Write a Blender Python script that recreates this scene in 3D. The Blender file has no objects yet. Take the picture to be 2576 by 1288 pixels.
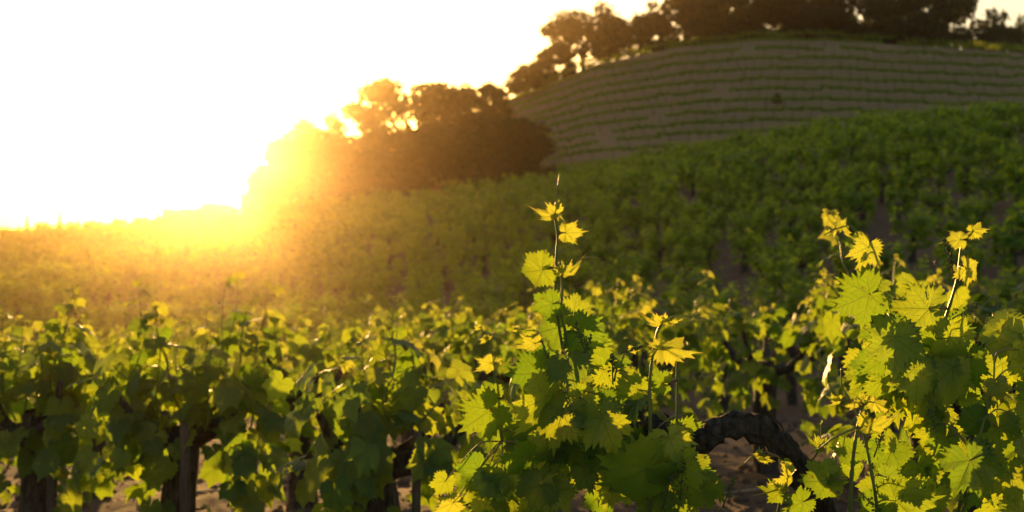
import bpy, math, random
import numpy as np
from mathutils import Vector, Matrix

# ------------------------------------------------------------------ camera, sky, sun, exposure
SC = bpy.context.scene
COL = SC.collection
F = 3539.0            # focal length in pixels of a 2576 px wide picture
CX, HY = 1288.0, 600.0   # principal column, horizon row (2576 x 1288 grid)
HC = 1.35             # camera height

cam_d = bpy.data.cameras.new('camera')
cam = bpy.data.objects.new('camera', cam_d)
COL.objects.link(cam)
cam.location = (0, 0, HC)
cam.rotation_euler = (math.radians(90), 0, 0)
cam_d.sensor_width = 36.0
cam_d.lens = 36.0 * F / 2576.0
cam_d.shift_y = -(644.0 - HY) / 2576.0
cam_d.clip_start = 0.05
cam_d.clip_end = 6000
cam_d.dof.use_dof = True
cam_d.dof.focus_distance = 2.45
cam_d.dof.aperture_fstop = 6.5
SC.camera = cam

SUN_AZ = math.atan((552 - CX) / F)      # left of the view axis
SUN_EL = math.radians(3.6)
world = bpy.data.worlds.new('World')
SC.world = world
world.use_nodes = True
wn = world.node_tree
sky = wn.nodes.new('ShaderNodeTexSky')
sky.sky_type = 'NISHITA'
sky.sun_disc = False
sky.sun_elevation = SUN_EL
sky.sun_rotation = SUN_AZ
sky.air_density = 1.0
sky.dust_density = 1.8
sky.ozone_density = 1.0
bg = wn.nodes['Background']
wn.links.new(sky.outputs[0], bg.inputs[0])
bg.inputs[1].default_value = 0.125

sd = bpy.data.lights.new('sun', 'SUN')
sd.energy = 5.0
sd.angle = math.radians(0.6)
sd.color = (1.0, 0.56, 0.17)
sun = bpy.data.objects.new('sun', sd)
COL.objects.link(sun)
SDIR = Vector((math.sin(SUN_AZ) * math.cos(SUN_EL), math.cos(SUN_AZ) * math.cos(SUN_EL), math.sin(SUN_EL)))
sun.rotation_euler = SDIR.to_track_quat('Z', 'Y').to_euler()
sun.location = (-40, 100, 60)

SC.view_settings.view_transform = 'Standard'
SC.view_settings.look = 'None'
SC.view_settings.exposure = 1.28
SC.view_settings.gamma = 1.0
SC.view_settings.use_curve_mapping = False
SC.render.engine = 'CYCLES'
cy = SC.cycles
cy.use_denoising = True
cy.max_bounces = 6
cy.diffuse_bounces = 3
cy.glossy_bounces = 2
cy.transmission_bounces = 4
cy.transparent_max_bounces = 4
cy.volume_bounces = 0
cy.sample_clamp_indirect = 6.0
cy.caustics_reflective = False
cy.caustics_refractive = False

# ------------------------------------------------------------------ helpers
rnd = random.Random(7)

def P(px, py, d):
    return Vector(((px - CX) / F * d, d, HC + (HY - py) / F * d))

def smooth(a, b, x):
    t = np.clip((x - a) / (b - a), 0, 1)
    return t * t * (3 - 2 * t)

def tag(o, label=None, cat=None, group=None, kind=None):
    if label: o['label'] = label
    if cat: o['category'] = cat
    if group: o['group'] = group
    if kind: o['kind'] = kind
    return o

def link(name, data, parent=None, loc=None):
    o = bpy.data.objects.new(name, data)
    COL.objects.link(o)
    if parent is not None: o.parent = parent
    if loc is not None: o.location = loc
    return o

def mesh_np(name, V, T, mat, tint=None, uv=None, smooth_shade=False):
    """V (n,3), T (m,3) triangles"""
    V = np.asarray(V, np.float32); T = np.asarray(T, np.int32)
    me = bpy.data.meshes.new(name)
    me.vertices.add(len(V)); me.vertices.foreach_set('co', V.ravel())
    me.loops.add(T.size); me.loops.foreach_set('vertex_index', T.ravel())
    me.polygons.add(len(T))
    me.polygons.foreach_set('loop_start', np.arange(0, T.size, 3, dtype=np.int32))
    me.polygons.foreach_set('loop_total', np.full(len(T), 3, np.int32))
    if smooth_shade: me.polygons.foreach_set('use_smooth', np.ones(len(T), bool))
    if tint is not None:
        a = me.attributes.new('tint', 'FLOAT', 'POINT'); a.data.foreach_set('value', np.asarray(tint, np.float32))
    if uv is not None:
        a = me.attributes.new('vein', 'FLOAT_VECTOR', 'POINT')
        u3 = np.zeros((len(V), 3), np.float32); u3[:, :uv.shape[1]] = uv
        a.data.foreach_set('vector', u3.ravel())
    me.update(); me.validate()
    if mat: me.materials.append(mat)
    return me

def catmull(pts, n):
    pts = [Vector(p) for p in pts]
    q = [pts[0] * 2 - pts[1]] + pts + [pts[-1] * 2 - pts[-2]]
    out = []
    for i in range(1, len(q) - 2):
        for k in range(n):
            t = k / n
            a, b, c, d = q[i - 1], q[i], q[i + 1], q[i + 2]
            out.append(0.5 * (2 * b + (c - a) * t + (2 * a - 5 * b + 4 * c - d) * t * t + (3 * b - a - 3 * c + d) * t ** 3))
    out.append(pts[-1])
    return out

def tube(pts, radii, sides=6, bump=0.0, seed=0, cap=True):
    """tapered tube along pts; returns V,T"""
    r = np.random.RandomState(seed)
    pts = np.array([list(p) for p in pts], float)
    n = len(pts)
    tg = np.gradient(pts, axis=0); tg /= np.linalg.norm(tg, axis=1)[:, None] + 1e-9
    up = np.array([0.3, 0.9, 0.2]);
    if abs(tg[0] @ up) > .9: up = np.array([1., 0, 0])
    V = []
    a = np.linspace(0, 2 * np.pi, sides, endpoint=False)
    ridge = r.uniform(-1, 1, sides)
    for i in range(n):
        x = np.cross(up, tg[i]); x /= np.linalg.norm(x) + 1e-9
        y = np.cross(tg[i], x); up = y if False else up - (up @ tg[i]) * tg[i]; up /= np.linalg.norm(up) + 1e-9
        if bump:
            ridge = np.clip(ridge + r.uniform(-.55, .55, sides), -1, 1)
            rr = radii[i] * (1 + bump * ridge)
        else:
            rr = np.full(sides, radii[i])
        V.append(pts[i] + (np.cos(a) * rr)[:, None] * x + (np.sin(a) * rr)[:, None] * y)
    V = np.concatenate(V)
    T = []
    for i in range(n - 1):
        for k in range(sides):
            p, q = i * sides + k, i * sides + (k + 1) % sides
            T += [(p, q, q + sides), (p, q + sides, p + sides)]
    if cap:
        V = np.vstack([V, pts[0], pts[-1]])
        for k in range(sides):
            T.append((len(V) - 2, (k + 1) % sides, k))
            b = (n - 1) * sides
            T.append((len(V) - 1, b + k, b + (k + 1) % sides))
    return V, np.array(T)

def join_vt(parts):
    Vs, Ts, o = [], [], 0
    for v, t in parts:
        Vs.append(v); Ts.append(np.asarray(t) + o); o += len(v)
    return np.vstack(Vs), np.vstack(Ts)

# ------------------------------------------------------------------ materials
def new_mat(name):
    m = bpy.data.materials.new(name); m.use_nodes = True
    nt = m.node_tree
    for n in list(nt.nodes): nt.nodes.remove(n)
    out = nt.nodes.new('ShaderNodeOutputMaterial')
    return m, nt, out

def N(nt, typ, **kw):
    n = nt.nodes.new(typ)
    for k, v in kw.items():
        if k.startswith('i_'):
            n.inputs[int(k[2:])].default_value = v
        else: setattr(n, k, v)
    return n

def mathn(nt, op, a, b=None, c=None):
    n = nt.nodes.new('ShaderNodeMath'); n.operation = op
    for i, v in enumerate((a, b, c)):
        if v is None: continue
        if isinstance(v, (int, float)): n.inputs[i].default_value = v
        else: nt.links.new(v, n.inputs[i])
    return n.outputs[0]

def mixc(nt, f, a, b):
    n = nt.nodes.new('ShaderNodeMix'); n.data_type = 'RGBA'
    for s, v in ((n.inputs[0], f), (n.inputs[6], a), (n.inputs[7], b)):
        if isinstance(v, (int, float)): s.default_value = v
        elif isinstance(v, tuple): s.default_value = (*v, 1)
        else: nt.links.new(v, s)
    return n.outputs[2]

def leaf_material(name, dark, light, tdark, tlight, rough=.5, trans=.5, veins=True, use_random=True, edge=None, spec=.35):
    m, nt, out = new_mat(name)
    L = nt.links.new
    at = N(nt, 'ShaderNodeAttribute', attribute_name='tint')
    f = at.outputs['Fac']
    if use_random:
        oi = N(nt, 'ShaderNodeObjectInfo')
        f = mathn(nt, 'ADD', f, oi.outputs['Random'])
    geo = N(nt, 'ShaderNodeNewGeometry')
    nz = N(nt, 'ShaderNodeTexNoise'); nz.inputs['Scale'].default_value = 38; nz.inputs['Detail'].default_value = 3
    L(geo.outputs['Position'], nz.inputs['Vector'])
    f = mathn(nt, 'ADD', mathn(nt, 'MULTIPLY', f, .8), mathn(nt, 'MULTIPLY', nz.outputs[0], .4))
    f = mathn(nt, 'SUBTRACT', f, .1)
    cd = mixc(nt, f, dark, light)
    ct = mixc(nt, f, tdark, tlight)
    bump_in = None
    if veins:
        va = N(nt, 'ShaderNodeAttribute', attribute_name='vein')
        sx = N(nt, 'ShaderNodeSeparateXYZ'); L(va.outputs['Vector'], sx.inputs[0])
        d, s, rr = sx.outputs[0], sx.outputs[1], sx.outputs[2]
        w = mathn(nt, 'SUBTRACT', .022, mathn(nt, 'MULTIPLY', s, .012))
        main = mathn(nt, 'SUBTRACT', 1.0, mathn(nt, 'DIVIDE', d, w)); main = mathn(nt, 'MAXIMUM', main, 0.0)
        ph = mathn(nt, 'FRACT', mathn(nt, 'DIVIDE', mathn(nt, 'SUBTRACT', s, mathn(nt, 'MULTIPLY', d, .9)), .13))
        sec = mathn(nt, 'SUBTRACT', 1.0, mathn(nt, 'MULTIPLY', mathn(nt, 'ABSOLUTE', mathn(nt, 'SUBTRACT', ph, .5)), 12.0))
        sec = mathn(nt, 'MULTIPLY', mathn(nt, 'MAXIMUM', sec, 0.0), .6)
        v = mathn(nt, 'MAXIMUM', main, sec)
        cd = mixc(nt, mathn(nt, 'MULTIPLY', v, .5), cd, (.16, .22, .05))
        ct = mixc(nt, mathn(nt, 'MULTIPLY', v, .45), ct, (.16, .2, .03))
        if edge is not None:
            e = mathn(nt, 'MAXIMUM', mathn(nt, 'MULTIPLY', mathn(nt, 'SUBTRACT', rr, .82), 5.0), 0.0)
            cd = mixc(nt, e, cd, edge); ct = mixc(nt, mathn(nt, 'MULTIPLY', e, .6), ct, edge)
        ns = N(nt, 'ShaderNodeTexNoise'); ns.inputs['Scale'].default_value = 95; ns.inputs['Detail'].default_value = 2
        L(geo.outputs['Position'], ns.inputs['Vector'])
        sp = mathn(nt, 'MAXIMUM', mathn(nt, 'MINIMUM', mathn(nt, 'MULTIPLY', mathn(nt, 'SUBTRACT', ns.outputs[0], .69), 14.0), .8), 0.0)
        cd = mixc(nt, sp, cd, (.10, .06, .02)); ct = mixc(nt, sp, ct, (.16, .09, .02))
        bump_in = mathn(nt, 'ADD', mathn(nt, 'MULTIPLY', v, -.6), mathn(nt, 'MULTIPLY', nz.outputs[0], .5))
    pb = N(nt, 'ShaderNodeBsdfPrincipled')
    L(cd, pb.inputs['Base Color']); pb.inputs['Roughness'].default_value = rough
    pb.inputs['Specular IOR Level'].default_value = spec
    tr = N(nt, 'ShaderNodeBsdfTranslucent'); L(ct, tr.inputs[0])
    if bump_in is not None:
        b = N(nt, 'ShaderNodeBump'); b.inputs['Strength'].default_value = .5; b.inputs['Distance'].default_value = .006
        L(bump_in, b.inputs['Height']); L(b.outputs[0], pb.inputs['Normal']); L(b.outputs[0], tr.inputs[0 + 1])
    mx = N(nt, 'ShaderNodeMixShader'); mx.inputs[0].default_value = trans
    L(pb.outputs[0], mx.inputs[1]); L(tr.outputs[0], mx.inputs[2]); L(mx.outputs[0], out.inputs['Surface'])
    return m

M_LEAF = leaf_material('grape_leaf', (.035, .085, .02), (.09, .16, .03), (.17, .34, .012), (.48, .56, .022))
M_YOUNG = leaf_material('young_grape_leaf', (.11, .15, .035), (.18, .20, .05), (.42, .52, .03), (.66, .68, .06), edge=(.36, .20, .09))
M_FAR = leaf_material('field_foliage', (.05, .125, .014), (.16, .28, .025), (.20, .36, .015), (.55, .66, .03), veins=False, use_random=False, spec=.25)
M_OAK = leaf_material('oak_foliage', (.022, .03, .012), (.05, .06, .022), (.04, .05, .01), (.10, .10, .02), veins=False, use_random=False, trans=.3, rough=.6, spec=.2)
M_HILLV = leaf_material('trellis_foliage', (.08, .14, .02), (.17, .26, .03), (.26, .40, .02), (.50, .56, .04), veins=False, use_random=False)

def simple_mat(name, c1, c2, scale, rough=.8, bump=.3, dist=.01, stretch=None, c3=None, spec=.3):
    m, nt, out = new_mat(name); L = nt.links.new
    tc = N(nt, 'ShaderNodeTexCoord')
    mp = N(nt, 'ShaderNodeMapping')
    if stretch: mp.inputs['Scale'].default_value = stretch
    L(tc.outputs['Object'], mp.inputs[0])
    nz = N(nt, 'ShaderNodeTexNoise'); nz.inputs['Scale'].default_value = scale; nz.inputs['Detail'].default_value = 7
    nz.inputs['Roughness'].default_value = .65
    L(mp.outputs[0], nz.inputs['Vector'])
    rp = N(nt, 'ShaderNodeMapRange'); rp.inputs[1].default_value = .35; rp.inputs[2].default_value = .65
    L(nz.outputs[0], rp.inputs[0])
    c = mixc(nt, rp.outputs[0], c1, c2)
    if c3:
        n2 = N(nt, 'ShaderNodeTexNoise'); n2.inputs['Scale'].default_value = scale * .13; n2.inputs['Detail'].default_value = 5
        L(mp.outputs[0], n2.inputs['Vector'])
        r2 = N(nt, 'ShaderNodeMapRange'); r2.inputs[1].default_value = .48; r2.inputs[2].default_value = .62
        L(n2.outputs[0], r2.inputs[0]); c = mixc(nt, r2.outputs[0], c, c3)
    pb = N(nt, 'ShaderNodeBsdfPrincipled'); L(c, pb.inputs['Base Color'])
    pb.inputs['Roughness'].default_value = rough; pb.inputs['Specular IOR Level'].default_value = spec
    if bump:
        b = N(nt, 'ShaderNodeBump'); b.inputs['Strength'].default_value = bump; b.inputs['Distance'].default_value = dist
        L(nz.outputs[0], b.inputs['Height']); L(b.outputs[0], pb.inputs['Normal'])
    L(pb.outputs[0], out.inputs['Surface'])
    return m

M_BARK = simple_mat('vine_bark', (.022, .016, .013), (.13, .10, .082), 60, .9, 1.0, .02, (1, 1, .3))
M_SHOOT = simple_mat('green_shoot', (.09, .14, .03), (.16, .19, .05), 30, .45, .1, .002)
M_PET = simple_mat('petiole', (.15, .15, .04), (.24, .13, .06), 30, .45, .1, .002)
M_TENDRIL = simple_mat('tendril', (.22, .24, .06), (.30, .26, .08), 30, .4, 0)
M_FLOWER = simple_mat('flower_buds', (.06, .09, .025), (.12, .15, .04), 90, .5, .2, .002)
M_STAKE = simple_mat('weathered_stake', (.06, .045, .035), (.17, .13, .10), 40, .85, .5, .005, (1, 1, .08))
M_POST = simple_mat('trellis_post', (.16, .14, .12), (.26, .24, .22), 20, .8, .3, .005)
M_WIRE = simple_mat('wire', (.22, .2, .18), (.28, .26, .24), 20, .5, 0)
M_STRAW = simple_mat('dry_cane', (.30, .22, .13), (.48, .38, .25), 50, .8, .3, .002)
M_TREEBARK = simple_mat('oak_bark', (.035, .028, .02), (.07, .055, .04), 8, .9, .6, .05)

# soil: brown clods near by, dry grass tint on the trellis hill
def soil_material():
    m, nt, out = new_mat('soil'); L = nt.links.new
    geo = N(nt, 'ShaderNodeNewGeometry')
    def noise(sc, det, rough=.6):
        n = N(nt, 'ShaderNodeTexNoise'); n.inputs['Scale'].default_value = sc; n.inputs['Detail'].default_value = det
        n.inputs['Roughness'].default_value = rough; L(geo.outputs['Position'], n.inputs['Vector']); return n.outputs[0]
    a, b, c = noise(9, 8, .7), noise(.5, 6), noise(55, 4)
    col = mixc(nt, a, (.075, .043, .028), (.20, .125, .085))
    r = N(nt, 'ShaderNodeMapRange'); r.inputs[1].default_value = .5; r.inputs[2].default_value = .66; L(b, r.inputs[0])
    col = mixc(nt, mathn(nt, 'MULTIPLY', r.outputs[0], .5), col, (.22, .15, .10))
    sx = N(nt, 'ShaderNodeSeparateXYZ'); L(geo.outputs['Position'], sx.inputs[0])
    h = N(nt, 'ShaderNodeMapRange'); h.inputs[1].default_value = 118; h.inputs[2].default_value = 132; L(sx.outputs[1], h.inputs[0])
    g = mixc(nt, noise(1.3, 8, .7), (.26, .165, .085), (.46, .30, .16))
    col = mixc(nt, h.outputs[0], col, g)
    pb = N(nt, 'ShaderNodeBsdfPrincipled'); L(col, pb.inputs['Base Color']); pb.inputs['Roughness'].default_value = .95
    pb.inputs['Specular IOR Level'].default_value = .1
    bp = N(nt, 'ShaderNodeBump'); bp.inputs['Strength'].default_value = .9; bp.inputs['Distance'].default_value = .04
    L(mathn(nt, 'ADD', a, mathn(nt, 'MULTIPLY', c, .35)), bp.inputs['Height']); L(bp.outputs[0], pb.inputs['Normal'])
    L(pb.outputs[0], out.inputs['Surface'])
    return m
M_SOIL = soil_material()

# ------------------------------------------------------------------ terrain
D_U = [-.8, -.364, -.2, 0, .125, .25, .364, .6, 1]
D_D = [175, 150, 138, 112, 108, 88, 70, 60, 55]
C_U = [-1.2, -.5, -.364, -.28, -.2, -.15, -.1, -.04, 0, .06, .1165, .173, .23, .286, .364, .5, .8, 1.4]
C_V = [-.02, -.008, -.004, .002, .012, .03, .055, .085, .100, .124, .1355, .1410, .1410, .137, .132, .12, .08, .03]
HILL_Y, HILL_W = 186.0, 42.0

def field_z(x, y):
    yy = np.maximum(y, 0)
    ramp = smooth(4, 45, yy)
    xe = 90 * np.tanh(x / 90)
    a = .19 + .03 * np.tanh(x / 15)
    dip = -1.35 * smooth(4.5, 24, yy) * (1 - smooth(38, 82, yy))
    return xe * (.03 + ramp * (a - .03)) + .00039 * yy ** 2 + dip

def hill_v(u, t):
    vc = np.interp(u, C_U, C_V)
    return vc + (.40 * vc - vc) * np.maximum(t, 0) ** 1.06

def terrain(x, y):
    x = np.asarray(x, float); y = np.asarray(y, float)
    yy = np.maximum(y, 10)
    u = np.clip(x / yy, -1.4, 1.4)
    D = np.interp(u, D_U, D_D)
    ye = np.minimum(y, D)
    f = field_z(np.where(y > D, u * D, x), ye)
    e = np.maximum(y - D, 0)
    f = f - 9 * (1 - np.exp(-(e / 28) ** 1.5))
    t = (HILL_Y - y) / HILL_W
    yc = np.clip(y, HILL_Y - HILL_W, HILL_Y)
    hz = HC + yc * hill_v(u, np.clip(t, 0, 1))
    hz = hz - np.maximum(HILL_Y - HILL_W - y, 0) * .5
    b = np.maximum(y - HILL_Y, 0)
    zc = HC + HILL_Y * hill_v(u, 0 * u)
    back = -4 + (zc + 4) * np.exp(-(b / 60) ** 1.6)
    hz = np.where(y > HILL_Y, back, hz)
    z = np.where(y > HILL_Y, hz, np.maximum(f, hz))
    return z

def TZ(x, y): return float(terrain(x, y))

def rough(x, y):
    near = np.clip(1 - np.hypot(x, y - 8) / 40, 0, 1)
    return near * (.020 * np.sin(3.1 * x + 1.7 * np.sin(2.3 * y)) + .018 * np.sin(4.3 * y + 2.1 * np.sin(3.7 * x)) + .010 * np.sin(11 * x + 7 * y) + .008 * np.sin(9 * y - 13 * x))

gx = np.concatenate([-np.geomspace(1500, 75, 22), np.linspace(-70, -14, 75), np.linspace(-13.6, 13.6, 140), np.linspace(14, 100, 115), np.geomspace(106, 1500, 22)])
gy = np.concatenate([[-300, -120, -60, -30, -15, -8], np.linspace(-4, 16, 105), np.linspace(16.6, 60, 60), np.linspace(61, 192, 132), np.geomspace(195, 1500, 34)])
GX, GY = np.meshgrid(gx, gy)
GZ = terrain(GX, GY) + rough(GX, GY)
V = np.stack([GX.ravel(), GY.ravel(), GZ.ravel()], 1)
nx, ny = len(gx), len(gy)
ii, jj = np.meshgrid(np.arange(nx - 1), np.arange(ny - 1))
q = (jj * nx + ii).ravel()
T = np.vstack([np.stack([q, q + 1, q + nx + 1], 1), np.stack([q, q + nx + 1, q + nx], 1)])
ground = link('ground', mesh_np('ground', V, T, M_SOIL, smooth_shade=True))
tag(ground, 'bare brown vineyard soil rising into a hillside', None, None, 'structure')

# ------------------------------------------------------------------ leaves
RC = [(0, 1.0), (12, .83), (20, .70), (27, .60), (38, .70), (52, .86), (64, .68), (80, .52), (95, .59), (110, .64), (128, .57), (148, .47), (162, .34), (171, .17)]
VE = np.radians([0, 52, 110])

def leaf_arrays(seed, n_half=27, rings=(.34, .68, .88, 1.0), teeth=.13, cup=.18, wave=.07, fold=.10, droop=.2, lobe=1.0, holes=0):
    r = np.random.RandomState(seed)
    ph = np.radians([p[0] for p in RC]); rr = np.array([p[1] for p in RC])
    rr = .62 + (rr - .62) * lobe
    angs = np.linspace(0, np.radians(172), n_half + 1)
    full = np.concatenate([-angs[:0:-1], angs])
    R = np.interp(np.abs(full), ph, rr) * (1 + r.uniform(-.05, .05, len(full)))
    R *= np.where(full < 0, r.uniform(.93, 1.06), 1)
    k = np.arange(len(full)) - n_half
    tooth = np.where(k % 2 == 0, 1.0, 1 - teeth * r.uniform(.6, 1.3, len(full)))
    V = [(0, 0, 0)]; UV = [(0, 0, 0)]
    p1, p2 = r.uniform(0, 6.28, 2)
    for fr in rings:
        for a, q, tt in zip(full, R, tooth):
            rad = q * fr * (tt if fr == 1.0 else (1 - (1 - tt) * max(0, (fr - .6))))
            x, y = rad * math.sin(a), rad * math.cos(a)
            aa = abs(a)
            dv = np.abs(VE - aa); j = int(np.argmin(dv))
            d, s = rad * abs(math.sin(dv[j])), rad * math.cos(dv[j])
            z = -cup * rad * rad + fold * d * 1.2 + wave * rad ** 2 * (math.sin(3.2 * a + p1) + .6 * math.sin(7.1 * a + p2)) - droop * max(y, 0) ** 2 * .6
            z += -.06 * max(0, fr - .9) * 10 * (1 if tt == 1 else 0) * .3
            V.append((x, y, z)); UV.append((d, s, fr))
    n = len(full)
    T = [(0, 1 + i + 1, 1 + i) for i in range(n - 1)]
    for g in range(len(rings) - 1):
        o = 1 + g * n
        for i in range(n - 1):
            T += [(o + i, o + i + 1, o + n + i + 1), (o + i, o + n + i + 1, o + n + i)]
    T = np.array(T)
    if holes:
        lo, hi_ = n, len(T) - 2 * n
        drop = set()
        for _ in range(holes):
            k0 = r.randint(lo, hi_); drop |= {k0, k0 + 1, k0 + 2}
        T = np.array([t for k_, t in enumerate(T) if k_ not in drop])
    return np.array(V), T, np.array(UV)

HERO = []
for s_, c, w, fo, dr, te, lo, ho in ((1, .12, .06, .10, .15, .16, .72, 0), (2, .25, .08, .14, .3, .13, .6, 1), (3, -.05, .09, .12, .35, .2, .8, 0), (4, .3, .10, .05, .1, .14, .5, 0), (5, .1, .12, .2, .5, .18, .9, 2), (6, .18, .07, .16, .25, .15, .66, 0), (7, .05, .14, .24, .6, .17, .75, 0), (8, .4, .12, .1, .4, .12, .55, 1), (9, -.15, .15, .2, .2, .2, .7, 0)):
    v_, t_, u_ = leaf_arrays(s_, cup=c, wave=w, fold=fo, droop=dr, teeth=te, lobe=lo, holes=ho)
    HERO.append(mesh_np('grape_leaf_blade', v_, t_, M_LEAF, uv=u_, smooth_shade=True))
YOUNG = [mesh_np('young_leaf_blade', *leaf_arrays(s, cup=c, wave=w, fold=fo, droop=dr, teeth=.2, lobe=.95)[:2], M_YOUNG, uv=leaf_arrays(s, cup=c, wave=w, fold=fo, droop=dr, teeth=.2, lobe=.95)[2], smooth_shade=True)
         for s, c, w, fo, dr in ((11, .1, .10, .25, .2), (12, -.2, .14, .35, .3), (13, .35, .15, .3, .4), (14, .6, .2, .5, .6))]
def small_leaves(mat, seeds, **kw):
    return [mesh_np('leaf_blade', *leaf_arrays(s, n_half=14, rings=(.55, 1.0), **kw)[:2], mat, uv=leaf_arrays(s, n_half=14, rings=(.55, 1.0), **kw)[2], smooth_shade=True) for s in seeds]
NEAR = small_leaves(M_LEAF, range(20, 26), wave=.12, cup=.2, fold=.15, droop=.3, lobe=.75)
NEARY = small_leaves(M_YOUNG, range(30, 33), wave=.15, cup=.2, fold=.3, droop=.3)

def leaf_frame(J, Td, Nn, L, wx=1.0):
    Y = Vector(Td).normalized()
    Z = Vector(Nn) - Y * Vector(Nn).dot(Y)
    if Z.length < 1e-4: Z = Y.orthogonal()
    Z.normalize(); X = Y.cross(Z)
    m = Matrix(((X.x * L * wx, Y.x * L, Z.x * L, J[0]), (X.y * L * wx, Y.y * L, Z.y * L, J[1]), (X.z * L * wx, Y.z * L, Z.z * L, J[2]), (0, 0, 0, 1)))
    return m

def add_leaf(parent, mesh, M):
    o = bpy.data.objects.new('leaf', mesh); COL.objects.link(o)
    o.parent = parent; o.matrix_basis = M
    return o

# ------------------------------------------------------------------ vine generator (positions local to the vine's base)
def shoot_path(rng, a, b, n=5, wob=.025):
    a, b = Vector(a), Vector(b)
    pts = []
    for i in range(n):
        t = i / (n - 1)
        p = a.lerp(b, t)
        if 0 < i < n - 1 or i == n - 1:
            p += Vector((rng.uniform(-wob, wob), rng.uniform(-wob, wob), 0)) * (1 if i < n - 1 else .5)
        pts.append(p)
    return catmull(pts, 4)

def vine_plan(seed, top=1.25, head=.62, nshoot=11, arms=None, shoots=None, skirt=34, leafsize=.088, arm_r=.28, front=0):
    """skeleton of a head-trained vine: trunk, arms, shoots and leaf frames"""
    rng = random.Random(seed)
    plan = {'arms': [], 'shoots': [], 'leaves': [], 'tendrils': []}
    lean = Vector((rng.uniform(-.06, .06), rng.uniform(-.06, .06), 0))
    hp = Vector((0, 0, head)) + lean
    plan['trunk'] = [Vector((0, 0, -.08)), Vector((rng.uniform(-.02, .02), rng.uniform(-.02, .02), head * .45)) + lean * .4, hp, hp + Vector((0, 0, .05))]
    plan['trunk_r'] = rng.uniform(.055, .075)
    ends = []
    na = arms or rng.choice((4, 5, 5))
    a0 = rng.uniform(0, 6.28)
    for i in range(na):
        a = a0 + i * 6.283 / na + rng.uniform(-.3, .3)
        rr = arm_r * rng.uniform(.7, 1.15)
        e = hp + Vector((math.cos(a) * rr, math.sin(a) * rr, rng.uniform(.10, .26)))
        m = hp + Vector((math.cos(a) * rr * .6, math.sin(a) * rr * .6, rng.uniform(.0, .07)))
        plan['arms'].append([hp - Vector((0, 0, .03)), m, e]); ends.append((e, a))
    if shoots is None:
        shoots = []
        for i in range(nshoot):
            e, a = ends[i % na]
            a2 = a + rng.uniform(-.7, .7)
            ln = rng.uniform(.05, .24)
            tz = top - rng.random() ** 1.5 * (top - .95)
            shoots.append((e + Vector((rng.uniform(-.03, .03), rng.uniform(-.03, .03), 0)), Vector((e.x + math.cos(a2) * ln, e.y + math.sin(a2) * ln, tz))))
    for s, e in shoots:
        path = shoot_path(rng, s, e)
        plan['shoots'].append(path)
        ln = (Vector(e) - Vector(s)).length
        n = max(5, int(ln / .050))
        side = rng.uniform(0, 6.28)
        for k in range(n):
            t = (k + .4) / n
            idx = min(len(path) - 1, int(t * (len(path) - 1) + .5))
            p = path[idx]
            side += 2.6 + rng.uniform(-.5, .5)
            out = Vector((math.cos(side), math.sin(side), 0))
            sz = leafsize * (1.12 - .70 * t ** 2.4) * rng.uniform(.8, 1.2)
            pl = sz * rng.uniform(.5, .95)
            j = p + out * pl + Vector((0, 0, pl * rng.uniform(.1, .7)))
            T = out * rng.uniform(.5, 1) + Vector((rng.uniform(-.4, .4), rng.uniform(-.4, .4), rng.uniform(-1.0, .15)))
            Nn = out * rng.uniform(.2, 1.0) + Vector((rng.uniform(-.4, .4), rng.uniform(-.4, .4), rng.uniform(.2, 1.0)))
            plan['leaves'].append((j, T, Nn, sz, t > .74, p))
        # curled growing tip
        for k in range(2):
            plan['leaves'].append((path[-1] + Vector((rng.uniform(-.012, .012), rng.uniform(-.012, .012), rng.uniform(-.01, .01))), Vector((rng.uniform(-1, 1), rng.uniform(-1, 1), rng.uniform(.0, .8))), Vector((rng.uniform(-1, 1), rng.uniform(-1, 1), .5)), leafsize * .28, True, path[-1]))
        if rng.random() < .5:
            b = path[-4]; dr = Vector((rng.uniform(-1, 1), rng.uniform(-1, 1), rng.uniform(.4, 1.2))).normalized()
            plan['tendrils'].append([b, b + dr * .05, b + dr * .09 + Vector((0, 0, .012)), b + dr * .13 + Vector((.02, 0, 0))])
    for k in range(skirt):
        e, a = ends[k % na]
        a2 = a + rng.uniform(-.9, .9); rr = rng.uniform(.02, .2)
        e = hp.lerp(e, rng.uniform(.25, 1.0) if k % 2 else 1.0)
        j = e + Vector((math.cos(a2) * rr, math.sin(a2) * rr, rng.uniform(-.5, .16)))
        out = Vector((math.cos(a2), math.sin(a2), 0))
        plan['leaves'].append((j, out * .6 + Vector((rng.uniform(-.5, .5), rng.uniform(-.5, .5), rng.uniform(-1.2, -.1))), out + Vector((rng.uniform(-.5, .5), rng.uniform(-.5, .5), rng.uniform(-.1, .8))), leafsize * rng.uniform(.85, 1.3), False, e))
    for k in range(front):
        j = hp + Vector((rng.uniform(-.38, .38), -rng.uniform(.08, .34), rng.uniform(-.22, .30)))
        plan['leaves'].append((j, Vector((rng.uniform(-.7, .7), rng.uniform(-.6, .1), rng.uniform(-1, -.2))), Vector((rng.uniform(-.7, .7), rng.uniform(-1, -.2), rng.uniform(.0, .9))), leafsize * rng.uniform(.8, 1.25), False, j))
    return plan

def trunk_vt(plan, seed, sides=10, seg=5):
    path = catmull(plan['trunk'], seg)
    n = len(path); r0 = plan['trunk_r']
    rad = [r0 * (1.25 - .5 * (i / (n - 1)) + .35 * max(0, i / (n - 1) - .75) * 4 * .5) for i in range(n)]
    return tube(path, rad, sides, .22, seed)

def arm_vt(pts, r0, seed, sides=8, seg=5):
    path = catmull(pts, seg); n = len(path)
    return tube(path, [r0 * (.60 - .40 * i / (n - 1)) for i in range(n)], sides, .25, seed)

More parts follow.
